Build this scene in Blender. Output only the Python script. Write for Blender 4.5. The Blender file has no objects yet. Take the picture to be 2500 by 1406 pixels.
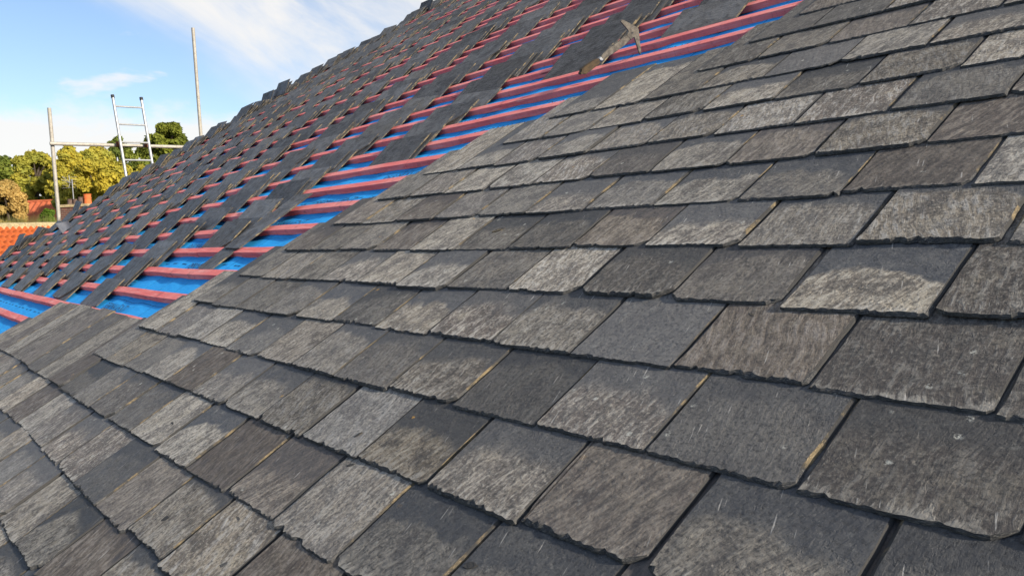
import bpy, bmesh, math, random
import numpy as np
from mathutils import Matrix, Vector
C = bpy.context.scene.collection
rad = math.radians
# ------------------------------------------------------------------ frame
G = 0.2                                   # batten gauge in metres: unit of roof coordinates
TH = rad(30.5)                            # roof pitch
ct, sn = math.cos(TH), math.sin(TH)
UW = Vector((0, ct, sn)); NW = Vector((0, -sn, ct)); XW = Vector((1, 0, 0))
KT0 = 5.1445                              # t (upslope, gauges) of course 0
def P(s, k, h=0.0):                       # s leftwards along course, k course number (down), h off the roof, all in gauges
    t = KT0 - k
    return Vector((-s * G, (t * ct - h * sn) * G, (t * sn + h * ct) * G))
# camera axes measured in (course, upslope, normal)
D_ = (-.63675881, -.03205795, .77039633); U_ = (.64055849, -.57816178, .50538478); N_ = (-.42921212, -.81529212, -.3886846)
def axis(i): return (-D_[i]) * XW + U_[i] * UW + N_[i] * NW
RIGHT, DOWN, FWD = axis(0), axis(1), axis(2)
CAMPOS = NW * (4.04356 * G)
FPX = 1952.29
def ray(x, y): return RIGHT * ((x - 1250) / FPX) + DOWN * ((y - 703) / FPX) + FWD
def at(x, y, depth): return CAMPOS + ray(x, y) * depth
def at_plane(x, y, p0, n):
    r = ray(x, y); return CAMPOS + r * ((p0 - CAMPOS).dot(n) / r.dot(n))
# ------------------------------------------------------------------ camera, world, sun, exposure
cam = bpy.data.cameras.new('camera'); cam_o = bpy.data.objects.new('camera', cam); C.objects.link(cam_o)
cam.sensor_width = 36; cam.lens = FPX / 2500 * 36; cam.clip_start = .05; cam.clip_end = 3000
m = Matrix.Identity(4)
for i, v in enumerate((RIGHT, -DOWN, -FWD)):
    for j in range(3): m[j][i] = v[j]
m.translation = CAMPOS; cam_o.matrix_world = m
bpy.context.scene.camera = cam_o
SUN_EL = rad(21); SUNH = Vector((.975, .22, 0)).normalized()
SUN = SUNH * math.cos(SUN_EL) + Vector((0, 0, math.sin(SUN_EL)))
sun = bpy.data.lights.new('sun', 'SUN'); sun.energy = 4.2; sun.angle = rad(2.5); sun.color = (1, .90, .76)
sun_o = bpy.data.objects.new('sun', sun); C.objects.link(sun_o); sun_o.rotation_euler = SUN.to_track_quat('Z', 'Y').to_euler()
sun_o.location = (0, 0, 30)
sc = bpy.context.scene
sc.view_settings.view_transform = 'Standard'; sc.view_settings.look = 'None'; sc.view_settings.gamma = 1
sc.view_settings.exposure = .82
W = bpy.data.worlds.new('World'); sc.world = W; W.use_nodes = True
def NB(nt):
    class B: pass
    b = B(); b.nt = nt
    def node(t, **kw):
        n = nt.nodes.new(t)
        for k, v in kw.items(): setattr(n, k, v)
        return n
    def put(sock, v):
        if isinstance(v, bpy.types.NodeSocket): nt.links.new(v, sock)
        elif isinstance(v, (tuple, list)): sock.default_value = tuple(v) + ((1,) if len(v) == 3 and sock.type == 'RGBA' else ())
        elif v is not None: sock.default_value = v
    def math_(op, a, c=None, d=None, clamp=False):
        n = node('ShaderNodeMath', operation=op, use_clamp=clamp); put(n.inputs[0], a); put(n.inputs[1], c); put(n.inputs[2], d); return n.outputs[0]
    def vm(op, a, c=None):
        n = node('ShaderNodeVectorMath', operation=op); put(n.inputs[0], a); put(n.inputs[1], c); return n.outputs[0]
    def mix(f, a, c, mode='MIX'):
        n = node('ShaderNodeMix', data_type='RGBA', blend_type=mode); put(n.inputs[0], f); put(n.inputs[6], a); put(n.inputs[7], c); return n.outputs[2]
    def noise(v, scale, detail=3, rough=.55, dist=0):
        n = node('ShaderNodeTexNoise'); put(n.inputs['Vector'], v); put(n.inputs['Scale'], scale); put(n.inputs['Detail'], detail)
        put(n.inputs['Roughness'], rough); put(n.inputs['Distortion'], dist); return n.outputs['Fac']
    def mr(v, a, c, d=0., e=1., smooth=True):
        n = node('ShaderNodeMapRange', interpolation_type='SMOOTHSTEP' if smooth else 'LINEAR')
        for i, q in enumerate((v, a, c, d, e)): put(n.inputs[i], q)
        return n.outputs[0]
    def comb(x, y, z):
        n = node('ShaderNodeCombineXYZ'); put(n.inputs[0], x); put(n.inputs[1], y); put(n.inputs[2], z); return n.outputs[0]
    def sep(v):
        n = node('ShaderNodeSeparateXYZ'); put(n.inputs[0], v); return n.outputs
    b.node, b.put, b.math, b.vm, b.mix, b.noise, b.mr, b.comb, b.sep = node, put, math_, vm, mix, noise, mr, comb, sep
    return b
def build_world():
    b = NB(W.node_tree); bg = W.node_tree.nodes['Background']
    sky = b.node('ShaderNodeTexSky', sky_type='NISHITA', sun_disc=False, sun_elevation=SUN_EL,
                 sun_rotation=math.atan2(SUNH.x, SUNH.y), altitude=60, air_density=1.0, dust_density=.3, ozone_density=2.4)
    d = b.node('ShaderNodeTexCoord').outputs['Generated']
    x, y, z = b.sep(d)
    az = b.math('ARCTAN2', y, b.math('MULTIPLY', x, -1.0)); el = b.math('ARCSINE', z)      # radians, 0 = along the courses
    # high cirrus: stretched wisps in a sheet whose lower edge slants
    u = b.math('ADD', b.math('MULTIPLY', az, .85), b.math('MULTIPLY', el, -.55)); v = b.math('ADD', b.math('MULTIPLY', az, .55), b.math('MULTIPLY', el, .85))
    n1 = b.noise(b.comb(b.math('MULTIPLY', u, 2.2), b.math('MULTIPLY', v, 7.0), 3.1), 1.6, 6, .62, .5)
    n2 = b.noise(b.comb(u, v, 7.7), 3.0, 5, .6, .3)
    edge = b.math('ADD', v, b.math('MULTIPLY', b.math('SUBTRACT', n2, .5), .18))
    sheet = b.mr(edge, .315, .40)
    cir = b.math('MULTIPLY', sheet, b.mr(n1, .32, .68, .25, .95))
    # low bank of soft cumulus along the horizon
    n3 = b.noise(b.comb(b.math('MULTIPLY', az, 1.0), b.math('MULTIPLY', el, 2.0), 1.3), 6.5, 6, .6, .2)
    bank = b.mr(b.math('ADD', el, b.math('MULTIPLY', b.math('SUBTRACT', n3, .5), -.16)), .160, .118, 0, .9)
    n4 = b.noise(b.comb(b.math('MULTIPLY', az, 1.2), b.math('MULTIPLY', el, 3.2), 5.3), 5.0, 5, .55, .2)
    puff = b.math('MULTIPLY', b.mr(n4, .60, .70, 0, .75), b.mr(el, .36, .22))
    msk = b.math('MAXIMUM', cir, b.math('MAXIMUM', bank, puff))
    hsv = b.mix(1.0, sky.outputs[0], (1.02, .97, 1.0), 'MULTIPLY')
    col = b.mix(msk, hsv, (5.9, 5.75, 5.55))
    b.put(bg.inputs[0], col); bg.inputs[1].default_value = .094
build_world()
# ------------------------------------------------------------------ helpers
MATS = {}
def material(name):
    mt = bpy.data.materials.new(name); mt.use_nodes = True
    b = NB(mt.node_tree); b.bsdf = mt.node_tree.nodes['Principled BSDF']; b.mat = mt; MATS[name] = mt
    return b
def obj_rnd(b):
    r = b.node('ShaderNodeObjectInfo').outputs['Random']
    a = b.node('ShaderNodeAttribute', attribute_name='rnd').outputs['Fac']
    return b.math('FRACT', b.math('ADD', r, a))
def bump(b, h, strength=.5, dist=.002):
    n = b.node('ShaderNodeBump'); b.put(n.inputs['Strength'], strength); b.put(n.inputs['Distance'], dist); b.put(n.inputs['Height'], h)
    b.put(b.bsdf.inputs['Normal'], n.outputs[0])
def finish(b, col, rough=.8, spec=.3, metal=0):
    b.put(b.bsdf.inputs['Base Color'], col); b.put(b.bsdf.inputs['Roughness'], rough)
    b.put(b.bsdf.inputs['Specular IOR Level'], spec); b.put(b.bsdf.inputs['Metallic'], metal)
def tag(o, label=None, cat=None, group=None, kind=None):
    if label: o['label'] = label
    if cat: o['category'] = cat
    if group: o['group'] = group
    if kind: o['kind'] = kind
    return o
def link(name, me, mats, parent=None, mw=None):
    o = bpy.data.objects.new(name, me); C.objects.link(o)
    if me is not None:
        for q in (mats if isinstance(mats, (list, tuple)) else [mats]):
            if len(me.materials) < (len(mats) if isinstance(mats, (list, tuple)) else 1): me.materials.append(MATS[q])
    if parent is not None: o.parent = parent
    if mw is not None: o.matrix_world = mw
    return o
def empty(name, loc):
    o = bpy.data.objects.new(name, None); C.objects.link(o); o.location = loc; o.empty_display_size = .1
    return o
def mesh(name, v, f, smooth=False, mi=None):
    me = bpy.data.meshes.new(name); me.from_pydata([tuple(q) for q in v], [], f); me.update()
    if smooth: me.polygons.foreach_set('use_smooth', [True] * len(me.polygons))
    if mi is not None: me.polygons.foreach_set('material_index', mi)
    return me
def add_box(v, f, o, ax, ay, az):         # box from corner o with edge vectors
    n = len(v)
    for k in range(8): v.append(o + ax * (k & 1) + ay * (k >> 1 & 1) + az * (k >> 2 & 1))
    for q in ((0, 2, 3, 1), (4, 5, 7, 6), (0, 1, 5, 4), (2, 6, 7, 3), (0, 4, 6, 2), (1, 3, 7, 5)): f.append([n + i for i in q])
def add_tube(v, f, a, b_, r0, r1=None, n=10, caps=True):
    r1 = r0 if r1 is None else r1; d = (b_ - a).normalized()
    p = d.orthogonal().normalized(); q = d.cross(p); k = len(v)
    for c, r in ((a, r0), (b_, r1)):
        for i in range(n):
            t = 2 * math.pi * i / n; v.append(c + (p * math.cos(t) + q * math.sin(t)) * r)
    for i in range(n): f.append([k + i, k + (i + 1) % n, k + n + (i + 1) % n, k + n + i])
    if caps: f.append([k + n - 1 - i for i in range(n)]); f.append([k + n + i for i in range(n)])
def frame(o, x, y, z):
    mt = Matrix.Identity(4)
    for i, q in enumerate((x, y, z)):
        for j in range(3): mt[j][i] = q[j]
    mt.translation = o
    return mt
ROOF = frame(Vector((0, 0, 0)), XW, UW, NW)
# ------------------------------------------------------------------ materials
def slate_face(name, mode):
    b = material(name); co = b.node('ShaderNodeTexCoord').outputs['Object']; r = obj_rnd(b); loose = mode == 'loose'
    r2 = b.math('FRACT', b.math('MULTIPLY', r, 17.37)); r3 = b.math('FRACT', b.math('MULTIPLY', r, 71.91)); r4 = b.math('FRACT', b.math('MULTIPLY', r, 233.3)); r5 = b.math('FRACT', b.math('MULTIPLY', r, 401.7))
    off = b.math('MULTIPLY', r, 53.0); x, y, z = b.sep(co)
    p = b.vm('ADD', co, b.comb(off, b.math('MULTIPLY', r2, 31.0), off))
    # grain runs a little askew up the slate
    gx = b.math('ADD', x, b.math('MULTIPLY', y, b.mr(r3, 0, 1, -.45, .35, False)))
    warp = b.noise(p, 7.0, 3, .5)
    gx = b.math('ADD', gx, b.math('MULTIPLY', b.math('SUBTRACT', warp, .5), .045))
    gp = b.vm('ADD', b.comb(b.math('MULTIPLY', gx, 16.0), b.math('MULTIPLY', y, 2.3), 0.0), b.comb(off, off, r2))
    streak = b.noise(gp, 20.0, 5, .72)
    fine = b.noise(p, 420.0, 2, .7); grit = b.noise(p, 130.0, 4, .7); mid = b.noise(p, 24.0, 5, .65); big = b.noise(p, 7.0, 3, .5)
    if loose:
        gl = b.noise(b.vm('ADD', b.comb(b.math('MULTIPLY', x, 1.6), b.math('MULTIPLY', y, 9.0), 0.0), b.comb(off, off, r2)), 14.0, 5, .66)
        dark = b.mix(r2, (.026, .026, .027), (.074, .073, .071))
        dark = b.mix(b.math('MULTIPLY', b.mr(r3, .6, .95), .8), dark, (.092, .082, .064))
        col = b.mix(b.mr(big, .44, .58, 0, .7), dark, (.112, .112, .110))
        col = b.mix(b.mr(gl, .50, .72, 0, .6), col, (.140, .136, .128))
        col = b.mix(b.mr(mid, .54, .70, 0, .7), col, (.018, .018, .019))
        col = b.mix(b.math('MULTIPLY', b.mr(grit, .62, .76, 0, .6), b.mr(big, .45, .62)), col, (.26, .255, .23))
        col = b.mix(1.0, col, b.comb(*[b.mr(r4, 0, 1, .38, 1.6, False)] * 3), 'MULTIPLY')
        finish(b, col, b.mr(mid, .3, .7, .42, .66), .45)
        bump(b, b.math('ADD', b.math('MULTIPLY', gl, 1.3), b.math('ADD', b.math('MULTIPLY', mid, 1.4), b.math('ADD', b.math('MULTIPLY', big, 2.0), b.math('MULTIPLY', grit, .3)))), .8, .008)
        return
    dark = b.mix(r2, (.072, .076, .083), (.098, .095, .092))
    dark = b.mix(b.mr(mid, .40, .66, 0, .65), dark, (.135, .134, .130))
    dark = b.mix(b.mr(grit, .50, .36, 0, .6), dark, (.036, .037, .039)); dark = b.mix(b.mr(b.noise(p, 60.0, 4, .7), .60, .70, 0, .5), dark, (.21, .205, .19))
    # the part that lay open to the weather on its former roof: paler, brownish, with its own wavy limit
    xr = b.math('ABSOLUTE', b.math('SUBTRACT', b.math('DIVIDE', x, .13), b.mr(r4, 0, 1, .75, 1.25, False)))
    corner = b.math('MULTIPLY', b.math('POWER', xr, 3.0), -.035)
    lim = b.math('ADD', b.mr(r3, 0, 1, .125, .200, False), corner)
    lim = b.math('ADD', lim, b.mr(b.math('FRACT', b.math('MULTIPLY', r, 1303.7)), .72, .74, 0, .25))
    lim = b.math('ADD', lim, b.math('MULTIPLY', b.math('SUBTRACT', big, .5), .12))
    lim = b.math('ADD', lim, b.math('MULTIPLY', b.math('SUBTRACT', mid, .5), .06))
    if mode == 'old': lim = b.math('ADD', lim, .42)
    open_ = b.mr(b.math('SUBTRACT', lim, y), -.006, b.mr(r2, 0, 1, .012, .06, False))
    wc = b.mix(r4, (.325, .268, .188), (.298, .276, .236))
    wc = b.mix(b.mr(r2, .50, .90), wc, (.135, .105, .085))
    ms = b.noise(b.vm('ADD', b.comb(b.math('MULTIPLY', gx, 4.5), b.math('MULTIPLY', y, 1.0), 0.0), b.comb(off, r2, off)), 18.0, 5, .68)
    wc = b.mix(b.mr(ms, .47, .62, 0, .85), wc, b.mix(r3, (.54, .485, .385), (.48, .46, .42)))
    wc = b.mix(b.mr(ms, .50, .35, 0, .85), wc, (.105, .090, .075))
    wc = b.mix(b.mr(streak, .52, .72, 0, .6), wc, b.mix(r3, (.62, .575, .48), (.57, .55, .51)))
    wc = b.mix(b.mr(streak, .50, .36, 0, .5), wc, (.105, .092, .080))
    blot = b.noise(b.vm('ADD', p, (3.7, 9.1, 1.3)), 13.0, 5, .66); wc = b.mix(b.mr(blot, .50, .62, 0, .7), wc, (.098, .084, .072)); wc = b.mix(b.mr(blot, .46, .34, 0, .5), wc, (.44, .385, .29))
    wc = b.mix(b.mr(mid, .50, .68, 0, .7), wc, (.095, .088, .080))
    wc = b.mix(b.mr(grit, .50, .34, 0, .8), wc, (.052, .049, .046))
    wc = b.mix(b.mr(grit, .54, .66, 0, .65), wc, (.52, .475, .39))
    amt = b.math('MULTIPLY', open_, b.mr(r5, 0, .8, *((.10, .50) if mode == 'dark' else (.40, 1.0)), False))
    col = b.mix(amt, dark, wc)
    tail = b.math('MULTIPLY', b.mr(b.math('SUBTRACT', y, b.math('MULTIPLY', b.math('SUBTRACT', ms, .45), .13)), .010, .000), b.mr(mid, .40, .60, 0, .75))
    tail = b.math('MULTIPLY', tail, b.mr(r5, .15, .75, .05, .9))
    col = b.mix(tail, col, (.48, .45, .39))
    col = b.mix(b.mr(fine, .62, .74, 0, .5), col, (.40, .38, .33))
    col = b.mix(b.mr(fine, .40, .30, 0, .5), col, (.04, .039, .039))
    col = b.mix(1.0, col, b.comb(*[b.mr(b.math('FRACT', b.math('MULTIPLY', r, 911.3)), 0, 1, .60, 1.30, False)] * 3), 'MULTIPLY')
    col = b.mix(b.math('MULTIPLY', b.mr(b.math('FRACT', b.math('MULTIPLY', r, 577.1)), .86, .92), .5), col, b.mix(b.mr(ms, .4, .62), (.062, .048, .040), (.165, .128, .10)))
    # thin pale scratches
    sp = b.vm('ADD', b.comb(b.math('MULTIPLY', b.math('ADD', x, b.math('MULTIPLY', y, .28)), 30.0), b.math('MULTIPLY', y, 2.6), 0.0), b.comb(off, off, 0.0))
    scr = b.noise(sp, 5.5, 2, .4)
    col = b.mix(b.math('MULTIPLY', b.mr(scr, .68, .74, 0, .7), b.mr(mid, .42, .55)), col, (.46, .44, .40))
    # lichen: pale crusts, now and then an orange one
    vo = b.node('ShaderNodeTexVoronoi', feature='F1'); b.put(vo.inputs['Vector'], b.vm('ADD', p, b.vm('MULTIPLY', b.comb(fine, mid, 0.0), (.012, .012, 0)))); b.put(vo.inputs['Scale'], 30.0)
    cr, cg, cb = b.sep(vo.outputs['Color'])
    spot = b.math('MULTIPLY', b.mr(vo.outputs['Distance'], .24, .10), b.mr(cr, .80, .84))
    spot = b.math('MULTIPLY', spot, b.mr(grit, .42, .56))
    spot = b.math('MULTIPLY', spot, b.mr(r2, .35, .55, .2, 1))
    lc = b.mix(b.mr(cg, .93, .95), (.50, .50, .44), (.62, .33, .04))
    col = b.mix(b.math('MULTIPLY', spot, .8), col, lc)
    finish(b, col, b.mr(mid, .3, .7, .62, .82), .35)
    ledge = b.mr(b.noise(b.vm('MULTIPLY', p, (1.6, 1.0, 1.0)), 9.0, 5, .62), .565, .575)
    hgt = b.math('ADD', b.math('MULTIPLY', streak, .45), b.math('ADD', b.math('MULTIPLY', mid, 1.6), b.math('MULTIPLY', grit, .55)))
    hgt = b.math('ADD', hgt, b.math('ADD', b.math('MULTIPLY', ms, .8), b.math('MULTIPLY', ledge, -.45)))
    bump(b, b.math('ADD', hgt, b.math('MULTIPLY', open_, .05)), .6, .0045)
slate_face('slate', ''); slate_face('loose slate', 'loose'); slate_face('long weathered slate', 'old'); slate_face('dark slate', 'dark')
def slate_edge(name, a, c, hi, patch=None):
    b = material(name); co = b.node('ShaderNodeTexCoord').outputs['Object']; r = obj_rnd(b)
    p = b.vm('ADD', co, b.comb(b.math('MULTIPLY', r, 91.0), r, 0.0))
    n = b.noise(p, 45.0, 4, .65); n2 = b.noise(b.vm('MULTIPLY', p, (30.0, 30.0, 260.0)), 6.0, 3, .6)
    col = b.mix(b.mr(n, .38, .62), a, c); col = b.mix(b.mr(n2, .5, .66, 0, .8), col, hi)
    if patch:
        pm = b.math('MULTIPLY', b.mr(b.noise(p, 16.0, 4, .6), .47, .57), b.mr(b.math('FRACT', b.math('MULTIPLY', r, 37.7)), patch[0], patch[1]))
        col = b.mix(pm, (.055, .054, .052), col)
    finish(b, col, .9, .2); bump(b, n2, .7, .003)
slate_edge('slate broken edge', (.045, .047, .050), (.085, .083, .080), (.19, .18, .16))
slate_edge('slate stained edge', (.085, .074, .055), (.20, .155, .090), (.36, .28, .17), (.25, .5))
slate_edge('pile slate edge', (.085, .074, .055), (.20, .155, .090), (.34, .27, .165), (.0, .25))
def wood():
    b = material('red batten'); co = b.node('ShaderNodeTexCoord').outputs['Object']; r = obj_rnd(b)
    p = b.vm('ADD', co, b.comb(b.math('MULTIPLY', r, 40.0), b.math('MULTIPLY', r, 7.0), r))
    g = b.noise(b.vm('MULTIPLY', p, (2.0, 60.0, 60.0)), 4.0, 4, .6); saw = b.noise(b.vm('MULTIPLY', p, (130.0, 8.0, 8.0)), 1.0, 2, .5)
    big = b.noise(p, 2.6, 3, .55); dirt = b.noise(p, 14.0, 5, .65)
    col = b.mix(b.mr(g, .35, .65), (.90, .225, .205), (.76, .165, .155)); col = b.mix(b.mr(big, .35, .7, 0, .55), col, (.92, .36, .32))
    col = b.mix(b.mr(saw, .58, .72, 0, .35), col, (.42, .11, .115)); col = b.mix(b.mr(dirt, .56, .72, 0, .7), col, (.36, .13, .12))
    worn = b.noise(b.vm('MULTIPLY', p, (1.0, 14.0, 14.0)), 5.0, 5, .7); col = b.mix(b.mr(worn, .50, .66, 0, .6), col, (.90, .46, .41))
    kn = b.node('ShaderNodeTexVoronoi', feature='F1'); b.put(kn.inputs['Vector'], b.vm('MULTIPLY', p, (1.0, 9.0, 9.0))); b.put(kn.inputs['Scale'], 2.2)
    col = b.mix(b.mr(kn.outputs['Distance'], .13, .07, 0, .85), col, (.13, .045, .04))
    finish(b, col, .85, .2); bump(b, b.math('ADD', g, saw), .35, .002)
wood()
def membrane():
    b = material('blue underlay'); co = b.node('ShaderNodeTexCoord').outputs['Object']; x, y, z = b.sep(co)
    w = b.noise(co, 3.0, 4, .55); n = b.noise(b.vm('MULTIPLY', co, (3.0, 18.0, 1.0)), 3.0, 4, .6); f = b.noise(co, 60.0, 4, .65)
    col = b.mix(b.mr(n, .3, .7), (.022, .34, .82), (.034, .42, .90)); col = b.mix(b.mr(f, .56, .74, 0, .45), col, (.02, .10, .34))
    col = b.mix(b.mr(w, .55, .75, 0, .3), col, (.05, .33, .78))
    def lines(c, pitch, off, wid):
        q = b.math('FRACT', b.math('ADD', b.math('DIVIDE', c, pitch), off)); return b.math('LESS_THAN', b.math('ABSOLUTE', b.math('SUBTRACT', q, .5)), wid / pitch)
    l1 = lines(b.math('ADD', x, b.math('MULTIPLY', b.math('SUBTRACT', w, .5), .02)), .25, .3, .0022)
    l2 = lines(b.math('ADD', y, b.math('MULTIPLY', b.math('SUBTRACT', w, .5), .03)), .6, .13, .0022)
    dash = b.math('MULTIPLY', lines(y, .3, .57, .006), b.math('GREATER_THAN', b.math('FRACT', b.math('DIVIDE', x, .16)), .55))
    ln = b.math('MAXIMUM', b.math('MAXIMUM', l1, l2), dash)
    col = b.mix(b.math('MULTIPLY', ln, b.mr(f, .40, .55, .35, .85)), col, (.006, .03, .10))
    finish(b, col, .85, .12); bump(b, b.math('ADD', w, b.math('MULTIPLY', n, .4)), .3, .012)
membrane()
def plain(name, c1, c2, scale=12, rough=.8, spec=.3, metal=0, c3=None, bm=.3, bd=.003):
    b = material(name); co = b.node('ShaderNodeTexCoord').outputs['Object']; r = obj_rnd(b)
    p = b.vm('ADD', co, b.comb(b.math('MULTIPLY', r, 20.0), r, r)); n = b.noise(p, scale, 5, .62); n2 = b.noise(p, scale * 4.3, 3, .6)
    col = b.mix(b.mr(n, .36, .64), c1, c2)
    if c3: col = b.mix(b.mr(n2, .56, .68, 0, .8), col, c3)
    finish(b, col, rough, spec, metal); bump(b, b.math('ADD', n, n2), bm, bd)
plain('print ink', (.008, .03, .09), (.012, .05, .14), 90, .7)
plain('galvanised tube', (.33, .31, .265), (.41, .385, .33), 14, .6, .35, .2, (.20, .16, .12))
plain('aluminium', (.40, .41, .41), (.33, .34, .35), 20, .5, .4, .5)
plain('rusty steel', (.20, .075, .030), (.12, .045, .022), 60, .85, .3, .2, (.28, .13, .06))
plain('black plastic', (.015, .018, .024), (.03, .034, .042), 40, .6)
plain('hammer steel', (.16, .142, .115), (.075, .067, .056), 55, .5, .4, .45, (.025, .022, .018), .3, .001)
plain('handle leather', (.050, .034, .018), (.085, .055, .026), 60, .7, .3, 0, (.02, .014, .01), .4, .001)
plain('lead sheet', (.09, .10, .12), (.13, .14, .16), 12, .85, .15)
plain('terracotta tile', (.43, .105, .028), (.36, .080, .024), 5, .85, .15, 0, (.29, .085, .04))
plain('old terracotta', (.46, .125, .055), (.36, .09, .04), 3, .85, .2, 0, (.27, .09, .05))
plain('mortar', (.44, .36, .20), (.30, .25, .15), 9, .95, .15, 0, (.14, .12, .07), .6, .02)
plain('render wall', (.50, .47, .42), (.44, .41, .36), 4, .9)
plain('orange pot', (.62, .16, .045), (.55, .13, .04), 9, .75)
plain('sooty pot', (.15, .105, .085), (.09, .065, .055), 12, .85, .2, 0, (.25, .11, .06))
plain('bark', (.085, .066, .048), (.05, .04, .03), 6, .95, .1, 0, (.12, .10, .08), .6, .03)
plain('timber', (.22, .15, .09), (.16, .11, .07), 8, .85)
plain('window glass', (.02, .025, .03), (.03, .035, .04), 3, .1, .6)
plain('white paint', (.72, .71, .68), (.66, .65, .62), 8, .6)
def brick():
    b = material('brick'); co = b.node('ShaderNodeTexCoord').outputs['Object']
    t = b.node('ShaderNodeTexBrick'); x, y, z = b.sep(co)
    b.put(t.inputs['Vector'], b.comb(b.math('ADD', x, y), z, 0.0)); b.put(t.inputs['Scale'], 1.0)
    t.inputs['Brick Width'].default_value = .225; t.inputs['Row Height'].default_value = .075; t.inputs['Mortar Size'].default_value = .008
    t.inputs['Color1'].default_value = (.16, .065, .045, 1); t.inputs['Color2'].default_value = (.10, .05, .04, 1); t.inputs['Mortar'].default_value = (.19, .16, .13, 1)
    n = b.noise(co, 6.0, 4, .6)
    finish(b, b.mix(b.mr(n, .45, .7, 0, .6), t.outputs['Color'], (.07, .05, .042)), .9, .2); bump(b, t.outputs['Fac'], .5, -.006)
brick()
def ground_mat():
    b = material('grass ground'); co = b.node('ShaderNodeTexCoord').outputs['Object']
    n = b.noise(co, .25, 6, .65); f = b.noise(co, 9.0, 4, .7)
    finish(b, b.mix(b.mr(f, .35, .65), b.mix(b.mr(n, .35, .65), (.055, .085, .022), (.10, .10, .035)), (.035, .055, .015)), .95, .1)
    bump(b, f, .6, .05)
ground_mat()
def leaf(name, a, c, d):
    b = material(name)
    r = b.node('ShaderNodeAttribute', attribute_name='rnd').outputs['Fac']; g = b.noise(b.node('ShaderNodeTexCoord').outputs['Object'], .55, 3, .5)
    q = b.mix(r, a, c); q = b.mix(b.mr(g, .42, .62, 0, .85), q, d)
    finish(b, q, .7, .2)
    tr = b.node('ShaderNodeBsdfTranslucent'); b.put(tr.inputs[0], q); ms = b.node('ShaderNodeMixShader'); ms.inputs[0].default_value = .35
    out = b.nt.nodes['Material Output']; b.nt.links.new(b.bsdf.outputs[0], ms.inputs[1]); b.nt.links.new(tr.outputs[0], ms.inputs[2]); b.nt.links.new(ms.outputs[0], out.inputs[0])
leaf('olive leaves', (.28, .29, .05), (.42, .39, .06), (.50, .42, .06))
leaf('yellow leaves', (.48, .40, .05), (.34, .32, .05), (.54, .43, .05))
leaf('green leaves', (.16, .21, .035), (.24, .26, .04), (.11, .15, .03))
leaf('dark evergreen leaves', (.18, .21, .03), (.26, .28, .04), (.12, .15, .025))
leaf('orange leaves', (.60, .41, .13), (.46, .31, .10), (.32, .27, .09))
leaf('pale grass blades', (.32, .29, .10), (.22, .22, .06), (.38, .34, .15))
leaf('bright shrub leaves', (.12, .20, .02), (.16, .25, .025), (.07, .13, .015))
# ------------------------------------------------------------------ ground
GZ = -5.6
gr = link('ground', mesh('ground', [(-900, -900, GZ), (900, -900, GZ), (900, 900, GZ), (-900, 900, GZ)], [(0, 1, 2, 3)]), 'grass ground'); tag(gr, kind='structure')
# ------------------------------------------------------------------ the house and its roof
S_VERGE, S_RIGHT, K_TOP, K_EAVE = 59.0, -14.0, -46.0, 9.0
H_MEM, H_BAT = -.212, -.085
house = empty('slate_roofed_house', (-4, 3, GZ))
tag(house, 'house roof half stripped to red battens over blue underlay, half covered in grey slates', 'house')
house.rotation_mode = 'XYZ'; bpy.context.view_layer.update()
def part(name, me, mats, parent=house, mw=None, label=None):
    o = link(name, me, mats, parent)
    o.matrix_parent_inverse = parent.matrix_world.inverted(); o.matrix_world = mw if mw is not None else Matrix.Identity(4)
    if label: o['label'] = label
    return o
def slope_sheet():
    # underlay draped between rafters: a slight sag, as one sheet with thickness below
    v, f = [], []; ns, nk = 120, 110
    for j in range(nk + 1):
        for i in range(ns + 1):
            s = S_RIGHT + (S_VERGE - S_RIGHT) * i / ns; k = K_EAVE + (K_TOP - K_EAVE) * j / nk
            sag = -.035 * math.sin(math.pi * s / 2.0) ** 2 + .012 * math.sin(s * 3.1 + k * 1.7) * math.sin(k * 2.3 + s)
            v.append(Vector((-s * G, (KT0 - k) * G, (H_MEM + sag) * G)))
    for j in range(nk):
        for i in range(ns):
            a = j * (ns + 1) + i; f.append((a, a + ns + 1, a + ns + 2, a + 1))
    return mesh('underlay', v, f, True)
part('underlay', slope_sheet(), 'blue underlay', mw=ROOF, label='blue printed breather underlay under the battens')
def house_body():
    x0, x1 = -S_VERGE * G + .04, -S_RIGHT * G - .04
    e = P(0, K_EAVE, -.36); r = P(0, K_TOP, -.36)
    y0, z0, y1, z1 = e.y + .12, e.z + .05, r.y, r.z
    y2 = y1 + (y1 - y0)
    prof = [(y0, GZ), (y2, GZ), (y2, z0), (y1, z1 - .02), (y0, z0)]
    v = [Vector((x, y, z)) for x in (x0, x1) for y, z in prof]
    f = [[0, 4, 3, 2, 1], [5, 6, 7, 8, 9]] + [[i, (i + 1) % 5, (i + 1) % 5 + 5, i + 5] for i in range(5)]
    part('wall', mesh('wall', v, f), 'brick')
    bv, bf = [], []
    add_box(bv, bf, Vector((x0 - .05, y1, z1 + .02)), XW * (x1 - x0 + .1), Vector((0, y2 - y1 + .25, -(y2 - y1 + .25) * sn / ct)), Vector((0, sn * .05, ct * .05)))
    part('rear_slope', mesh('rear_slope', bv, bf), 'lead sheet')
    bv, bf = [], []
    for i in range(34):
        s = S_RIGHT + .6 + i * 1.96
        if s > S_VERGE - .4: break
        add_box(bv, bf, P(s, K_EAVE, -.68), XW * .045, UW * ((K_EAVE - K_TOP) * G), NW * (.38 * G))
    for i in range(len(bv) // 8):
        q = mesh('rafter', bv[i * 8:i * 8 + 8], [[j - i * 8 for j in fc] for fc in bf[i * 6:i * 6 + 6]])
        part('rafter', q, 'timber')
house_body()
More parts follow.
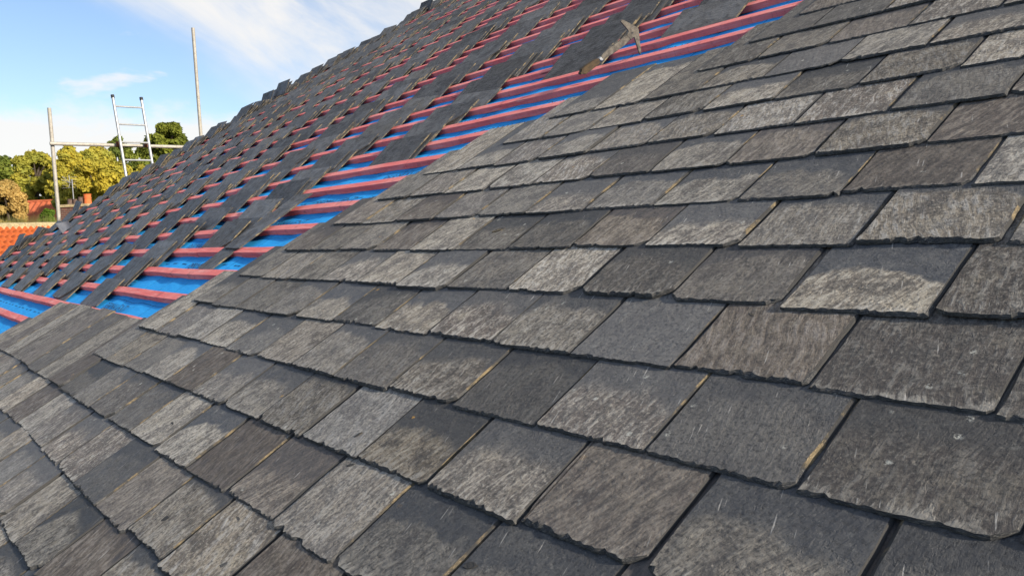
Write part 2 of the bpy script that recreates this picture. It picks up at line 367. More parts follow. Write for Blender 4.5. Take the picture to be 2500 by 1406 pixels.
# battens, nailed in lengths with open butt joints
rng = random.Random(5)
def batten_mesh(L):
    v, f = [], []; y0, y1, z0, z1 = 0, .25 * G, (H_MEM - .02) * G, H_BAT * G; n = max(2, int(L / .22))
    c = .0015; prof = [(y0, z0), (y1, z0), (y1, z1 - c), (y1 - c, z1), (y0 + c, z1), (y0, z1 - c)]
    for i in range(n + 1):
        x = L * i / n; w = .0016 * math.sin(i * 1.3 + L * 9) + rng.uniform(-.0006, .0006)
        for y, z in prof: v.append((x, y + w, z + w * .4))
    for i in range(n):
        for j in range(6): a = i * 6; f.append((a + j, a + 6 + j, a + 6 + (j + 1) % 6, a + (j + 1) % 6))
    f.append(tuple(range(6))); f.append(tuple(n * 6 + 5 - j for j in range(6)))
    return mesh('batten', v, f)
LEFT = {8: 49.0, 7: 44.0, 6: 40.0, 5: 35.0, 4: 28.9, 3: 19.29, 2: 18.81, 1: 17.9, 0: 17.32, -1: 16.81, -2: 16.1, -3: 15.58, -4: 15.07, -5: 13.3, -6: 12.73, -7: 9.5, -8: 8.95, -9: 8.43, -10: 7.9, -11: 7.4}
for mrow in range(8, int(K_TOP), -1):
    s = S_VERGE - rng.uniform(0, .12) + .1; first = True
    while s > -6:
        L = (rng.uniform(6, 21) if first else 21.0); first = False
        e = max(s - L, -7.0)
        part('batten', batten_mesh((s - e) * G - .003), 'red batten', mw=frame(Vector((-s * G, 0, 0)) + UW * ((KT0 - mrow + .12) * G), XW, (UW + XW * rng.uniform(-.0006, .0006)).normalized(), NW))
        s = e
# slates
def ragged(n, amp, r, octs=3, f0=4):
    o = np.zeros(n); x = np.linspace(0, 1, n)
    for k in range(octs):
        m_ = f0 * 2 ** k + 1; o += np.interp(x * (m_ - 1), np.arange(m_), [r.uniform(-1, 1) for _ in range(m_)]) * amp * .62 ** k
    return o
def slate_mesh(w, L, th, seed, nb=34, nsd=17, amp=.0032, bev=(.0025, .0085), clip=None):
    r = random.Random(seed); pts = []; side = []
    yb = ragged(nb, amp * .36, r, 3, 9) + ragged(nb, amp * .3, r, 1, 2); xr = ragged(nsd, amp * .6, r); xl = ragged(nsd, amp * .6, r)
    for _ in range(r.choice((0, 1, 1, 2, 3))):                    # bites along the tail
        c, q, dpt = r.uniform(.05, .95), r.uniform(.02, .07), r.uniform(.002, .010)
        for i in range(nb): yb[i] += dpt * max(0, 1 - abs(i / (nb - 1) - c) / q)
    cr, cl = r.uniform(.003, .010), r.uniform(.003, .010)
    if r.random() < .36: cr = r.uniform(.012, .042)
    if r.random() < .2: cl = r.uniform(.012, .030)
    if clip: cr = clip
    for i in range(nb):
        x = w * i / (nb - 1); y = yb[i]
        y += max(0, (cl - x)) * .7 + max(0, (x - (w - cr))) * .8
        pts.append((x, y)); side.append(0)
    for i in range(1, nsd): pts.append((w + xr[i], L * i / (nsd - 1) + (yb[-1] + cr * .8) * (1 - i / (nsd - 1)))); side.append(1)
    for i in range(1, 5): pts.append((w - w * i / 5, L + r.uniform(-.002, .002))); side.append(2)
    for i in range(nsd - 1, 0, -1): pts.append((xl[i], L * i / (nsd - 1) + (yb[0] + cl * .7) * (1 - i / (nsd - 1)))); side.append(1)
    n = len(pts); cx, cy = w / 2, L / 2
    b0 = ragged(n, .5, r, 4)
    v = []; ins = []
    for i, (x, y) in enumerate(pts):
        lo, hi = bev; q = lo + (hi - lo) * min(1, max(0, .45 + b0[i])) ** 1.5
        if side[i] == 0: q *= r.choice((.5, .7, .9, 1.1, 1.5))
        ins.append(q)
    def inset(i, q):
        (xa, ya), (xb, yb_) = pts[i - 1], pts[(i + 1) % n]; dx, dy = xb - xa, yb_ - ya; l = math.hypot(dx, dy) + 1e-9
        return pts[i][0] - dy / l * q, pts[i][1] + dx / l * q
    for i in range(n): v.append((pts[i][0], pts[i][1], 0))
    for i in range(n): x, y = inset(i, ins[i] * r.uniform(.1, .5)); v.append((x, y, th * r.uniform(.35, .6)))
    for i in range(n): x, y = inset(i, ins[i]); v.append((x, y, th))
    f = [list(range(n - 1, -1, -1)), [2 * n + i for i in range(n)]]; mi = [0, 0]
    for k in range(2):
        for i in range(n):
            j = (i + 1) % n; f.append([k * n + i, k * n + j, k * n + n + j, k * n + n + i]); mi.append(2 if side[i] and side[j] == 1 else 1)
    return mesh('slate', v, f, False, mi)
SL = ['slate', 'slate broken edge', 'slate stained edge']; LS = ['loose slate', 'slate broken edge', 'pile slate edge']
TS, SLEN = .0062, 2.33
rng = random.Random(11); nslate = 0
rest_slates = []
for k in range(-12, -19, -1): LEFT[k] = LEFT[-11] + .55 * (k + 11)
for k in range(8, -19, -1):
    s = LEFT[k]; pitch = 1.315 if k in (3, 5, 7) else 1.327
    if k < 0: pitch = 1.30
    while s > -6.5:
        w = (pitch - rng.choice((.006, .01, .015, .02, .05))) * G; L = (SLEN + rng.uniform(-.05, .04)) * G
        th = TS * rng.choice((.75, .9, 1.0, 1.1, 1.35)); dk = rng.gauss(0, .022)
        visible = True
        if s > 31 and k > 4: s -= pitch; continue                 # far off to the left, out of the picture
        me = slate_mesh(w, L, th, 1000 + nslate)
        tilt = math.atan((-H_BAT + .002) * G / (SLEN * G)) + rng.uniform(-.002, .003)
        yv = (UW * math.cos(tilt) - NW * math.sin(tilt)); zv = (NW * math.cos(tilt) + UW * math.sin(tilt))
        a = rng.gauss(0, .0045); xv = XW * math.cos(a) + yv * math.sin(a); yv = zv.cross(xv)
        roll = rng.gauss(0, .003); xv = (xv + zv * roll).normalized(); zv = xv.cross(yv).normalized()
        o = P(s, k + dk, .004 + rng.uniform(0, .012))
        edge_run = LEFT[k] - s < (10.5 if k == 4 else 2.7)
        mt0 = 'long weathered slate' if edge_run and rng.random() < .75 else ('dark slate' if rng.random() < (.62 if (k >= 1 and s < 7) else .10 if k > -6 else .16) else 'slate')
        if s < -.6 or k < -11:
            rest_slates.append((me, frame(o, xv, yv, zv))); nslate += 1; s -= pitch; continue
        part('slate', me, [mt0] + SL[1:], mw=frame(o, xv, yv, zv)); nslate += 1
        s -= pitch
def join_slates(items):
    V, F, MI, RN = [], [], [], []; base = 0; inv = ROOF.inverted(); r = random.Random(6)
    for me, mw in items:
        n = len(me.vertices); co = np.empty(n * 3); me.vertices.foreach_get('co', co); M = np.array(inv @ mw); V.append(co.reshape(-1, 3) @ M[:3, :3].T + M[:3, 3])
        for p in me.polygons: F.append([q + base for q in p.vertices]); MI.append(p.material_index)
        RN += [r.random()] * len(me.polygons); base += n; bpy.data.meshes.remove(me)
    me = mesh('slates', np.concatenate(V), F, False, MI); a = me.attributes.new('rnd', 'FLOAT', 'FACE'); a.data.foreach_set('value', RN); return me
tag(part('slates', join_slates(rest_slates), ['dark slate'] + SL[1:], mw=ROOF), kind='stuff')
print('laid slates', nslate, 'joined', len(rest_slates))
# print on the underlay (lettering between the battens)
def text_mesh(body, size):
    cu = bpy.data.curves.new('print', 'FONT'); cu.body = body; cu.size = size; cu.extrude = 0; cu.resolution_u = 2
    o = bpy.data.objects.new('tmp', cu); me = bpy.data.meshes.new_from_object(o.evaluated_get(bpy.context.evaluated_depsgraph_get()) if False else o)
    bpy.data.objects.remove(o); return me
big_txt = text_mesh('PERMAVENT', .078); sm_txt = text_mesh('www', .05)
big_txt.materials.append(MATS['print ink'])
for mrow, s0 in ((2, 24.6), (1, 27.2), (0, 22.6), (-1, 25.2), (-2, 26.0), (-2, 20.9), (-3, 19.9), (-4, 17.8), (-6, 16.0), (-7, 19.0), (-7, 14.4), (-9, 13.6), (-10, 17.9), (1, 33.0), (-1, 30.0), (2, 36.0)):
    o = part('printed_lettering', big_txt, 'print ink', mw=frame(P(s0, mrow - .48, H_MEM + .03), XW, UW, NW))
# ------------------------------------------------------------------ loose slates piled on the battens
rng = random.Random(23)
VAR = [slate_mesh((.43, .40, .445, .385, .435)[i % 5], (.245, .235, .25, .225)[i % 4], .0058, 5000 + i, 13, 7, .0028, (.002, .006), (.05 + .012 * i) if i in (3, 9) else None) for i in range(14)]
for q in VAR:
    for nme in LS: q.materials.append(MATS[nme])
COLS = [(9.7, -10), (13.7, -9), (17.6, -5), (21.75, -1), (26.0, 2), (30.2, 2), (34.4, 2), (38.6, 2), (42.8, 2), (47.0, 2), (51.2, 2), (56.3, 2)]
piles = []
for ci, (sr, m0) in enumerate(COLS):
    for mrow in range(m0, -43, -1):
        last = ci == len(COLS) - 1; s_r = sr + (0 if last else .13 * (-5 - mrow)) + rng.gauss(0, .30 if last else .16)
        if not last and s_r > 52.9:
            if ci != 10 or max(c[0] + .13 * (-5 - mrow) for c in COLS[:10] if c[0] + .13 * (-5 - mrow) < 52.9) > 50.4: continue
            s_r = 52.4 + rng.gauss(0, .12)
        n = rng.choice((1, 2, 2, 2, 3)) if not last else rng.choice((2, 3, 4, 5, 6, 7))
        if ci < 4 and mrow == m0: n = 2
        yaw = rng.gauss(-.02, .04); lst = []; plean = rng.uniform(0, .02); poff = rng.uniform(.40, .48)
        zoff = 0.0
        for i in range(n):
            vi = rng.randrange(len(VAR))
            if ci < 5 and i < n - 1 and vi in (3, 9): vi = 0
            y0 = (KT0 - mrow + poff) * G + rng.uniform(0, .010)
            lean = math.atan((H_BAT - H_MEM) / (1.12 - poff)) + .008 + plean + ((rng.uniform(.25, .5) if i == n - 1 and rng.random() < .22 else rng.uniform(.0, .22)) if last else rng.uniform(0, .03)) * (i / max(1, n - 1))
            yv = UW * math.cos(lean) + NW * math.sin(lean); zv = NW * math.cos(lean) - UW * math.sin(lean)
            a = yaw + rng.gauss(0, .026); xv = XW * math.cos(a) + yv * math.sin(a); yv = zv.cross(xv)
            if rng.random() < .5: pass
            o = P(s_r + 2.2 + rng.gauss(0, .10), 0, 0); o = Vector((o.x, 0, 0)) + UW * y0 + NW * ((H_MEM + .012) * G) + zv * (.0008 + zoff)
            zoff += .0058 + rng.uniform(.0002, .0018)
            lst.append((vi, frame(o, xv, yv, zv)))
        d = (lst[0][1].translation - CAMPOS).length
        piles.append((d, ci, mrow, lst))
piles.sort(key=lambda q: q[0])
GRP = 'reclaimed slates piled along the battens'
cand = []
for d, ci, mrow, lst in piles:
    for i, (vi, mw) in enumerate(lst):
        top = i == len(lst) - 1
        cand.append((d * (1.0 if top else 2.6), vi, mw, top, (ci, COLS[ci][1] - mrow + 1)))
cand.sort(key=lambda q: q[0])
def nth(i): return '%d%s' % (i, 'th' if 10 < i % 100 < 14 else {1: 'st', 2: 'nd', 3: 'rd'}.get(i % 10, 'th'))
for d, vi, mw, top, n in cand[:296]:
    o = link('loose_slate', VAR[vi], LS, None, mw)
    tag(o, 'dark slate topping the %s pile up in the %s file from the finished slates' % (nth(n[1]), nth(n[0] + 1)), 'slate', GRP)
def join_rest(rest):
    V, F, MI, RN = [], [], [], []; inv = ROOF.inverted(); r = random.Random(3)
    cache = {}
    for vi in range(len(VAR)):
        me = VAR[vi]; n = len(me.vertices); co = np.empty(n * 3); me.vertices.foreach_get('co', co)
        cache[vi] = (co.reshape(-1, 3), [list(p.vertices) for p in me.polygons], [p.material_index for p in me.polygons])
    base = 0
    for d, vi, mw, top, n in rest:
        co, fs, mi = cache[vi]; M = np.array(inv @ mw); V.append(co @ M[:3, :3].T + M[:3, 3])
        F += [[q + base for q in fc] for fc in fs]; MI += mi; RN += [r.random()] * len(fs); base += len(co)
    me = mesh('loose_slates', np.concatenate(V), F, False, MI)
    at_ = me.attributes.new('rnd', 'FLOAT', 'FACE'); at_.data.foreach_set('value', RN)
    return me
print('loose slates', len(cand))
tag(link('loose_slates', join_rest(cand[296:]), LS, None, ROOF), 'other dark loose slates stacked under the piles and far up the roof', 'slates', kind='stuff')
o = at_plane(668, 240, P(0, 0, .1), NW); lean = .62; yv = UW * math.cos(lean) + NW * math.sin(lean); zv = NW * math.cos(lean) - UW * math.sin(lean)
tag(link('loose_slate', slate_mesh(.40, .24, .007, 7100, 14, 8, .003, (.002, .006)), LS, None, frame(o, XW, yv, zv)), 'dark slate standing up on edge above the far verge piles', 'slate', GRP + ', on edge')
# two slates lying lengthwise beside the lowest pile of their column
for i, (s, k, a, h) in enumerate(((21.35, -.42, -.05, H_MEM + .05), (21.1, -1.25, -.03, -.06))):
    me = slate_mesh(.215, .50, .007, 7000 + i, 14, 10, .003, (.002, .007))
    lean = .075 if i == 0 else .05
    yv = UW * math.cos(lean) + NW * math.sin(lean); zv = NW * math.cos(lean) - UW * math.sin(lean)
    xv = XW * math.cos(a) + yv * math.sin(a); yv = zv.cross(xv)
    tag(link('loose_slate', me, LS, None, frame(P(s, k, h), xv, yv, zv)),
        ('dark narrow slate propped lengthwise up the slope on the underlay', 'dark narrow slate lying lengthwise over the lowest end of a pile')[i], 'slate', GRP + ', lengthwise')
# ------------------------------------------------------------------ slater's hammer, its pick stuck in a batten
def hammer():
    def q(x, y): return (1300 + x * .21333, y * .21333)
    tip = at_plane(*q(1230, 628), P(0, 0, H_BAT), NW); end = at_plane(*q(560, 850), P(0, 0, H_BAT + .30), NW)
    ax = (tip - end).normalized(); nrm = ax.cross(NW * .80 - UW * .30 - XW * .10).normalized()
    if nrm.dot(CAMPOS - tip) < 0: nrm = -nrm
    def p3(x, y): return at_plane(*q(x, y), tip, nrm)
    hm = empty('slaters_hammer', tip); tag(hm, "rusty slater's hammer with its pick stuck in a red batten", 'hammer'); bpy.context.view_layer.update()
    def slab(name, pts, th, mt, parent, rnd=False):
        pp = [p3(x, y) for x, y in pts]; n = len(pp); c = sum(pp, Vector()) / n
        v = [p - nrm * th / 2 for p in pp] + [p + nrm * th * .3 for p in pp] + [p + (c - p).normalized() * min(.0025, (c - p).length * .3) + nrm * th / 2 for p in pp]
        f = [list(range(n - 1, -1, -1)), [2 * n + i for i in range(n)]]
        for k in range(2):
            for i in range(n): j = (i + 1) % n; f.append([k * n + i, k * n + j, k * n + n + j, k * n + n + i])
        me = mesh(name, v, f); bm = bmesh.new(); bm.from_mesh(me); bmesh.ops.recalc_face_normals(bm, faces=bm.faces[:]); bm.to_mesh(me); bm.free()
        return part(name, me, mt, parent)
    hd = slab('head', [(1003, 247), (1012, 234), (1030, 228), (1120, 275), (1198, 318), (1212, 338), (1216, 380), (1226, 480), (1240, 600), (1232, 630), (1219, 608), (1190, 515), (1168, 440), (1157, 430), (1118, 462), (1070, 408), (1088, 372), (1092, 352), (1080, 335)], .012, 'hammer steel', hm)
    slab('shank', [(1078, 398), (1122, 450), (1050, 525), (940, 605), (805, 688), (778, 648), (800, 618), (880, 548), (980, 478)], .009, 'hammer steel', hm)
    slab('ferrule', [(776, 650), (806, 684), (790, 700), (762, 690), (752, 672)], .018, 'aluminium', hm)
    slab('handle', [(748, 672), (770, 716), (735, 752), (640, 828), (598, 855), (570, 850), (545, 858), (534, 842), (548, 818), (552, 792), (600, 752), (690, 694)], .024, 'handle leather', hm)
    v, f = [], []; c = p3(1134, 380); add_tube(v, f, c - nrm * .007, c + nrm * .0068, .0042, n=10)
    part('nail_hole', mesh('nail_hole', v, f), 'black plastic', hd)
hammer()
# ------------------------------------------------------------------ slate chips fallen on the finished courses
rng = random.Random(77)
CH = [((2490, 680), .035, 'pale brown slate splinter lying on a slate low beside the verge side', 'p'), ((1835, 384 + 385), .02, '', ''), ((420, 1035), .03, '', ''), ((1603, 508), .022, '', ''), ((1545, 640), .018, '', ''),
      ((340, 1136), .03, '', ''), ((578, 1268), .03, '', ''), ((875, 1061), .03, '', ''), ((403, 1266), .03, '', ''), ((538, 1384), .035, '', ''), ((857, 1135), .024, '', ''), ((2330, 1005), .018, '', ''), ((2000, 1235), .03, '', ''), ((1215, 562), .05, '', ''), ((1148, 1380), .03, '', '')]
for i, (px, sz, _, _) in enumerate(CH):
    c = at_plane(px[0], px[1], P(0, 0, .02), NW); kc = KT0 - (c.dot(UW)) / G; c = at_plane(px[0], px[1], P(0, 0, .040 - .037 * (math.ceil(kc) - kc)), NW); sz *= .62; r = random.Random(900 + i); n = 7; a0 = r.uniform(0, 6); el = r.uniform(.3, .6)
    pt = [(sz * math.cos(2 * math.pi * j / n) * r.uniform(.6, 1), sz * el * math.sin(2 * math.pi * j / n) * r.uniform(.6, 1)) for j in range(n)]
    v = [(x, y, -.003) for x, y in pt] + [(x * .85, y * .85, .0008 + r.uniform(0, .0006)) for x, y in pt]
    f = [list(range(n - 1, -1, -1)), [n + j for j in range(n)]] + [[j, (j + 1) % n, n + (j + 1) % n, n + j] for j in range(n)]
    xv = XW * math.cos(a0) + UW * math.sin(a0); yv = NW.cross(xv)
    tag(link('slate_chip', mesh('slate_chip', v, f), 'slate stained edge' if i % 3 else 'slate broken edge', None, frame(c, xv, yv, NW)), 'small slate chip fallen on the finished slates', 'chip', 'slate chips scattered on the finished slates')
# bent strip of lead by the far verge
def strip():
    v, f = [], []; n = 12
    c = at_plane(163, 556, P(0, 0, .1), NW)
    for i in range(n + 1):
        a = -1.3 + 2.3 * i / n; p = c + XW * (-.07 * math.cos(a)) + UW * (.07 * math.sin(a)) + NW * (.03 * i / n)
        for z in (-.04, .10 - .08 * (i / n)):
            for t in (0, .003): v.append(p + NW * z + (XW * math.cos(a) - UW * math.sin(a)) * t)
    for i in range(n):
        a, b_ = i * 4, i * 4 + 4
        for q in ((0, 2), (2, 3), (3, 1), (1, 0)): f.append([a + q[0], a + q[1], b_ + q[1], b_ + q[0]])
    f += [[0, 1, 3, 2], [n * 4, n * 4 + 2, n * 4 + 3, n * 4 + 1]]
    tag(link('lead_strip', mesh('lead_strip', v, f), 'lead sheet'), 'bent grey lead strip standing among the slate piles by the verge', 'lead strip')
strip()
# ------------------------------------------------------------------ scaffold and ladder beyond the far gable
XS = -S_VERGE * G - .42
NX = Vector((1, 0, 0)); P0 = Vector((XS, 0, 0))
def pole(px, label):
    top = at_plane(px[0], px[1], P0, NX); v, f = [], []; a = Vector((top.x, top.y, GZ)); add_tube(v, f, a, top, .0245, n=16)
    e = empty('scaffold_pole', a); bpy.context.view_layer.update()
    part('tube', mesh('tube', v, f, False), 'galvanised tube', e)
    v, f = [], []; add_box(v, f, a - Vector((.075, .075, .001)), Vector((.15, 0, 0)), Vector((0, .15, 0)), Vector((0, 0, .008))); part('base_plate', mesh('base_plate', v, f), 'galvanised tube', e)
    tag(e, label, 'scaffold pole', 'upright scaffold poles at the far gable'); return top
t1 = pole((120, 264), 'upright scaffold pole with the handrail tube fixed to it'); t2 = pole((471, 69), 'tall upright scaffold pole rising clear of the slate piles into the sky')
rail_a = at_plane(128, 351, P0 + NX * .05, NX); rail_b = at_plane(424, 359, P0 + NX * .05, NX); rail_b.z = rail_a.z
rail_b2 = rail_a + (rail_b - rail_a) * 1.9; rail_a2 = rail_a - (rail_b - rail_a).normalized() * .03
v, f = [], []; add_tube(v, f, rail_a2, rail_b2, .0242, n=16)
tag(link('scaffold_tube', mesh('scaffold_tube', v, f), 'galvanised tube'), 'horizontal scaffold handrail tube crossing behind the ladder', 'scaffold tube')
def coupler(p, label, ax1, ax2):
    v, f = [], []; add_tube(v, f, p - ax1 * .028, p + ax1 * .028, .040, .040, 12); add_tube(v, f, p + NX * .035 - ax2 * .032, p + NX * .035 + ax2 * .032, .036, .036, 12)
    c = empty('scaffold_coupler', p); bpy.context.view_layer.update(); part('clamp', mesh('clamp', v, f), 'rusty steel', c)
    v, f = [], []; add_tube(v, f, p + NX * .04 + ax1 * .03 - ax2 * .05, p + NX * .04 + ax1 * .03 + ax2 * .05, .008, n=8); part('bolt', mesh('bolt', v, f), 'galvanised tube', c)
    tag(c, label, 'coupler', 'rusty couplers on the handrail')
RY = (rail_b - rail_a).normalized()
PL = P0 + NX * .105
def ladder():
    tl, tr = at_plane(275, 236, PL, NX), at_plane(345, 242, PL, NX); bl, br = at_plane(299, 424, PL, NX), at_plane(366, 415, PL, NX)
    dl = (bl - tl).normalized(); dr = (br - tr).normalized(); d = (dl + dr).normalized()
    d = (d + NX * .16).normalized()                             # leans towards the gable at its head
    base = tl + d * ((GZ - tl.z) / d.z); root = empty('ladder', base); bpy.context.view_layer.update()
    for t in (tl, tr):
        v, f = [], []; e = t + d * ((GZ + .03 - t.z) / d.z); n = d.cross(RY).normalized(); w = d.cross(n).normalized()
        add_tube(v, f, t, e, .0185, n=12); st = part('stile', mesh('stile', v, f), 'aluminium', root)
        v, f = [], []; add_tube(v, f, t - d * .022, t + d * .02, .0235, n=12); part('end_cap', mesh('end_cap', v, f), 'black plastic', st)
    a = at_plane(284, 261, PL, NX); t0 = (a - tl).dot(d); i = 0
    while tl.z + d.z * (t0 + i * .252) > GZ + .15:
        p, q = tl + d * (t0 + i * .252), tr + d * (t0 + i * .252 - (tl.z - tr.z) / max(.2, -d.z) * -0)
        q = tr + d * ((p.z - tr.z) / d.z); v, f = [], []; add_tube(v, f, p, q, .0125, n=10)
        part('rung', mesh('rung', v, f), 'aluminium', root); i += 1
    tag(root, 'aluminium ladder with black end caps tied against the handrail', 'ladder')
ladder()
coupler(at_plane(289, 353, P0 + NX * .05, NX), 'rusty coupler gripping the near stile of the ladder to the handrail'.replace('near', 'left'), RY, Vector((0, 0, 1)))
coupler(at_plane(357, 355, P0 + NX * .05, NX), 'rusty coupler at the ladder stile closer to the tall upright pole', RY, Vector((0, 0, 1)))
# ------------------------------------------------------------------ neighbouring house with orange pantiles and chimney
RH = Vector((RIGHT.x, RIGHT.y, 0)).normalized(); FH = Vector((FWD.x, FWD.y, 0)).normalized(); ZZ = Vector((0, 0, 1))
def pantile_mesh(w, L, amp):
    v, f = [], []; nx = 10
    for j, y in enumerate((0, L)):
        for i in range(nx + 1):
            x = w * 1.12 * i / nx; z = amp * math.sin(2 * math.pi * (i / nx) * 1.0 - .6) + (.002 if j == 0 else 0)
            v.append((x, y, z)); v.append((x, y, z - .006))
    def I(j, i, k): return (j * (nx + 1) + i) * 2 + k
    for i in range(nx):
        f += [[I(0, i, 0), I(0, i + 1, 0), I(1, i + 1, 0), I(1, i, 0)], [I(0, i, 1), I(1, i, 1), I(1, i + 1, 1), I(0, i + 1, 1)], [I(0, i, 0), I(0, i, 1), I(0, i + 1, 1), I(0, i + 1, 0)], [I(1, i, 0), I(1, i + 1, 0), I(1, i + 1, 1), I(1, i, 1)]]
    f += [[I(0, 0, 0), I(1, 0, 0), I(1, 0, 1), I(0, 0, 1)], [I(0, nx, 0), I(0, nx, 1), I(1, nx, 1), I(1, nx, 0)]]
    return mesh('tile', v, f, True)
def neighbour():
    ph = rad(62); rd = (RH * math.cos(ph) + FH * math.sin(ph)).normalized(); dh = (RH * math.sin(ph) - FH * math.cos(ph)).normalized()
    a = at(0, 553, 28.0); pit = rad(36); zr = a.z
    L0, L1 = -3.6, 8.5; span = 4.2
    root = empty('pantiled_house', Vector((a.x, a.y, GZ))); tag(root, 'neighbouring house with bright orange pantiles under a pale mortared ridge', 'house'); bpy.context.view_layer.update()
    dn = dh * math.cos(pit) - ZZ * math.sin(pit); nn = dh * math.sin(pit) + ZZ * math.cos(pit); dn2 = -dh * math.cos(pit) - ZZ * math.sin(pit); nn2 = -dh * math.sin(pit) + ZZ * math.cos(pit)
    rg = lambda l: a + rd * l
    sl = span / math.cos(pit)
    prof = [Vector((0, 0, 0)) - ZZ * .06, dh * span - ZZ * (.06 + span * math.tan(pit)), dh * span + ZZ * (GZ - a.z), -dh * span + ZZ * (GZ - a.z), -dh * span - ZZ * (.06 + span * math.tan(pit))]
    v = [rg(l) + p for l in (L0 + .1, L1 - .1) for p in prof]
    part('wall', mesh('wall', v, [[0, 1, 2, 3, 4], [9, 8, 7, 6, 5]] + [[i, i + 5, (i + 1) % 5 + 5, (i + 1) % 5] for i in range(5)]), 'brick', root)
    v, f = [], []; add_box(v, f, rg(L0) + nn2 * .01, rd * (L1 - L0), dn2 * (sl + .3), nn2 * .05); part('rear_slope', mesh('rear_slope', v, f), 'terracotta tile', root)
    tw, tl = .212, .30; tm = pantile_mesh(tw, tl + .07, .044)
    n = 0
    for c in range(int((L1 - L0) / tw)):
        for r in range(int(sl / tl)):
            l = L0 + c * tw; vis = l < 3.2 and r < 11
            if not vis: continue
            o = rg(l + tw) + dn * ((r + 1) * tl + .05) + nn * .05
            part('tile', tm, 'terracotta tile', root, frame(o, -rd, -dn, nn)); n += 1
    v, f = [], []; add_box(v, f, rg(3.3) + nn * .008, rd * (L1 - 3.3), dn * (sl + .2), nn * .05); add_box(v, f, rg(L0) + dn * (11 * tl) + nn * .008, rd * (3.3 - L0 - .01), dn * (sl + .2 - 11 * tl), nn * .05)
    part('lower_slope', mesh('lower_slope', v, f), 'terracotta tile', root)
    # ridge capping on a bed of mortar
    v, f = [], []; r = random.Random(4)
    for i in range(25):
        l = L0 + i * .48
        for k in range(9):
            t = math.pi * (k / 8); v.append(rg(l) + dh * (.13 * math.cos(t)) + ZZ * (.02 + .10 * math.sin(t) + r.uniform(-.006, .006)))
        if i:
            b0 = (i - 1) * 9
            for k in range(8): f.append([b0 + k, b0 + k + 1, b0 + 10 + k, b0 + 9 + k])
    f.append([24 * 9 + k for k in range(9)]); f.append([8 - k for k in range(9)])
    part('ridge_capping', mesh('ridge_capping', v, f), 'mortar', root)
    v, f = [], []
    for i in range(60):
        l = L0 + i * .2; add_box(v, f, rg(l) + dh * .10 - ZZ * (.10 + r.uniform(0, .03)), rd * .205, dh * .07, ZZ * (.16 + r.uniform(-.02, .02)))
    part('ridge_mortar', mesh('ridge_mortar', v, f), 'mortar', root)
    # chimney
    lc = 4.0; cpos = at_plane(192, 540, a, dh); cz = at_plane(192, 499, cpos, FH).z
    ch = empty('chimney', Vector((cpos.x, cpos.y, zr - .6))); tag(ch, 'brick chimney stack with one orange and three sooty pots above the orange roof', 'chimney'); bpy.context.view_layer.update()
    wd, dp = 1.02, .55; v, f = [], []; o = Vector((cpos.x, cpos.y, zr - 1.0)) - RH * (wd / 2) - FH * (dp / 2)
    add_box(v, f, o, RH * wd, FH * dp, ZZ * (cz - zr + 1.0 - .1)); part('stack', mesh('stack', v, f), 'brick', ch)
    v, f = [], []; add_box(v, f, o - RH * .05 - FH * .05 + ZZ * (cz - zr + .9), RH * (wd + .1), FH * (dp + .1), ZZ * .1); part('cap', mesh('cap', v, f), 'mortar', ch)
    for px, w_, h_, mt in ((171, .10, .21, 'sooty pot'), (184, .09, .20, 'sooty pot'), (198, .105, .27, 'sooty pot'), (214, .135, .37, 'orange pot')):
        c = at_plane(px, 490, cpos, FH); c = Vector((c.x, c.y, cz - .02)); v, f = [], []
        pr = [(0, 1.05), (.12, 1.0), (.55, .93), (.58, 1.02), (.66, 1.02), (.68, .95), (.93, .95), (.95, 1.06), (1, 1.06), (1, .8), (.5, .75)]
        for z_, r_ in pr:
            for i in range(14): t = 2 * math.pi * i / 14; v.append(c + RH * (math.cos(t) * w_ * r_) + FH * (math.sin(t) * w_ * r_) + ZZ * (z_ * (h_ + .02)))
        for j in range(len(pr) - 1):
            for i in range(14): f.append([j * 14 + i, j * 14 + (i + 1) % 14, j * 14 + 14 + (i + 1) % 14, j * 14 + 14 + i])
        f.append([(len(pr) - 1) * 14 + i for i in range(14)])
        part('chimney_pot', mesh('chimney_pot', v, f), mt, ch, label='orange pot' if 'orange' in mt else None)
    # aerial
    an = empty('television_aerial', at_plane(180, 485, cpos, FH)); bpy.context.view_layer.update(); q = lambda x, y, dd=0: at_plane(x, y, cpos + FH * dd, FH)
    v, f = [], []; top = q(175.5, 438); add_tube(v, f, Vector((top.x, top.y, cz - .2)), top, .017, n=8); part('mast', mesh('mast', v, f), 'aluminium', an)
    v, f = [], []
    for s_, e_ in (((150, 439), (171, 447)), ((152, 431), (171, 446)), ((168, 428), (171, 447)), ((171, 446), (168, 459)), ((171, 446), (176, 446))): add_tube(v, f, q(*s_), q(*e_), .010, n=6)
    part('boom', mesh('boom', v, f), 'aluminium', an)
    for k in range(5):
        v, f = [], []; y = 432 + k * 6.4; add_tube(v, f, q(153 - k * .3, y + 2, .08), q(187 - k * .3, y, .08), .006, n=5); part('reflector_rod', mesh('reflector_rod', v, f), 'galvanised tube', an)
    tag(an, 'metal television aerial with crossed arms on the chimney', 'aerial')
neighbour()
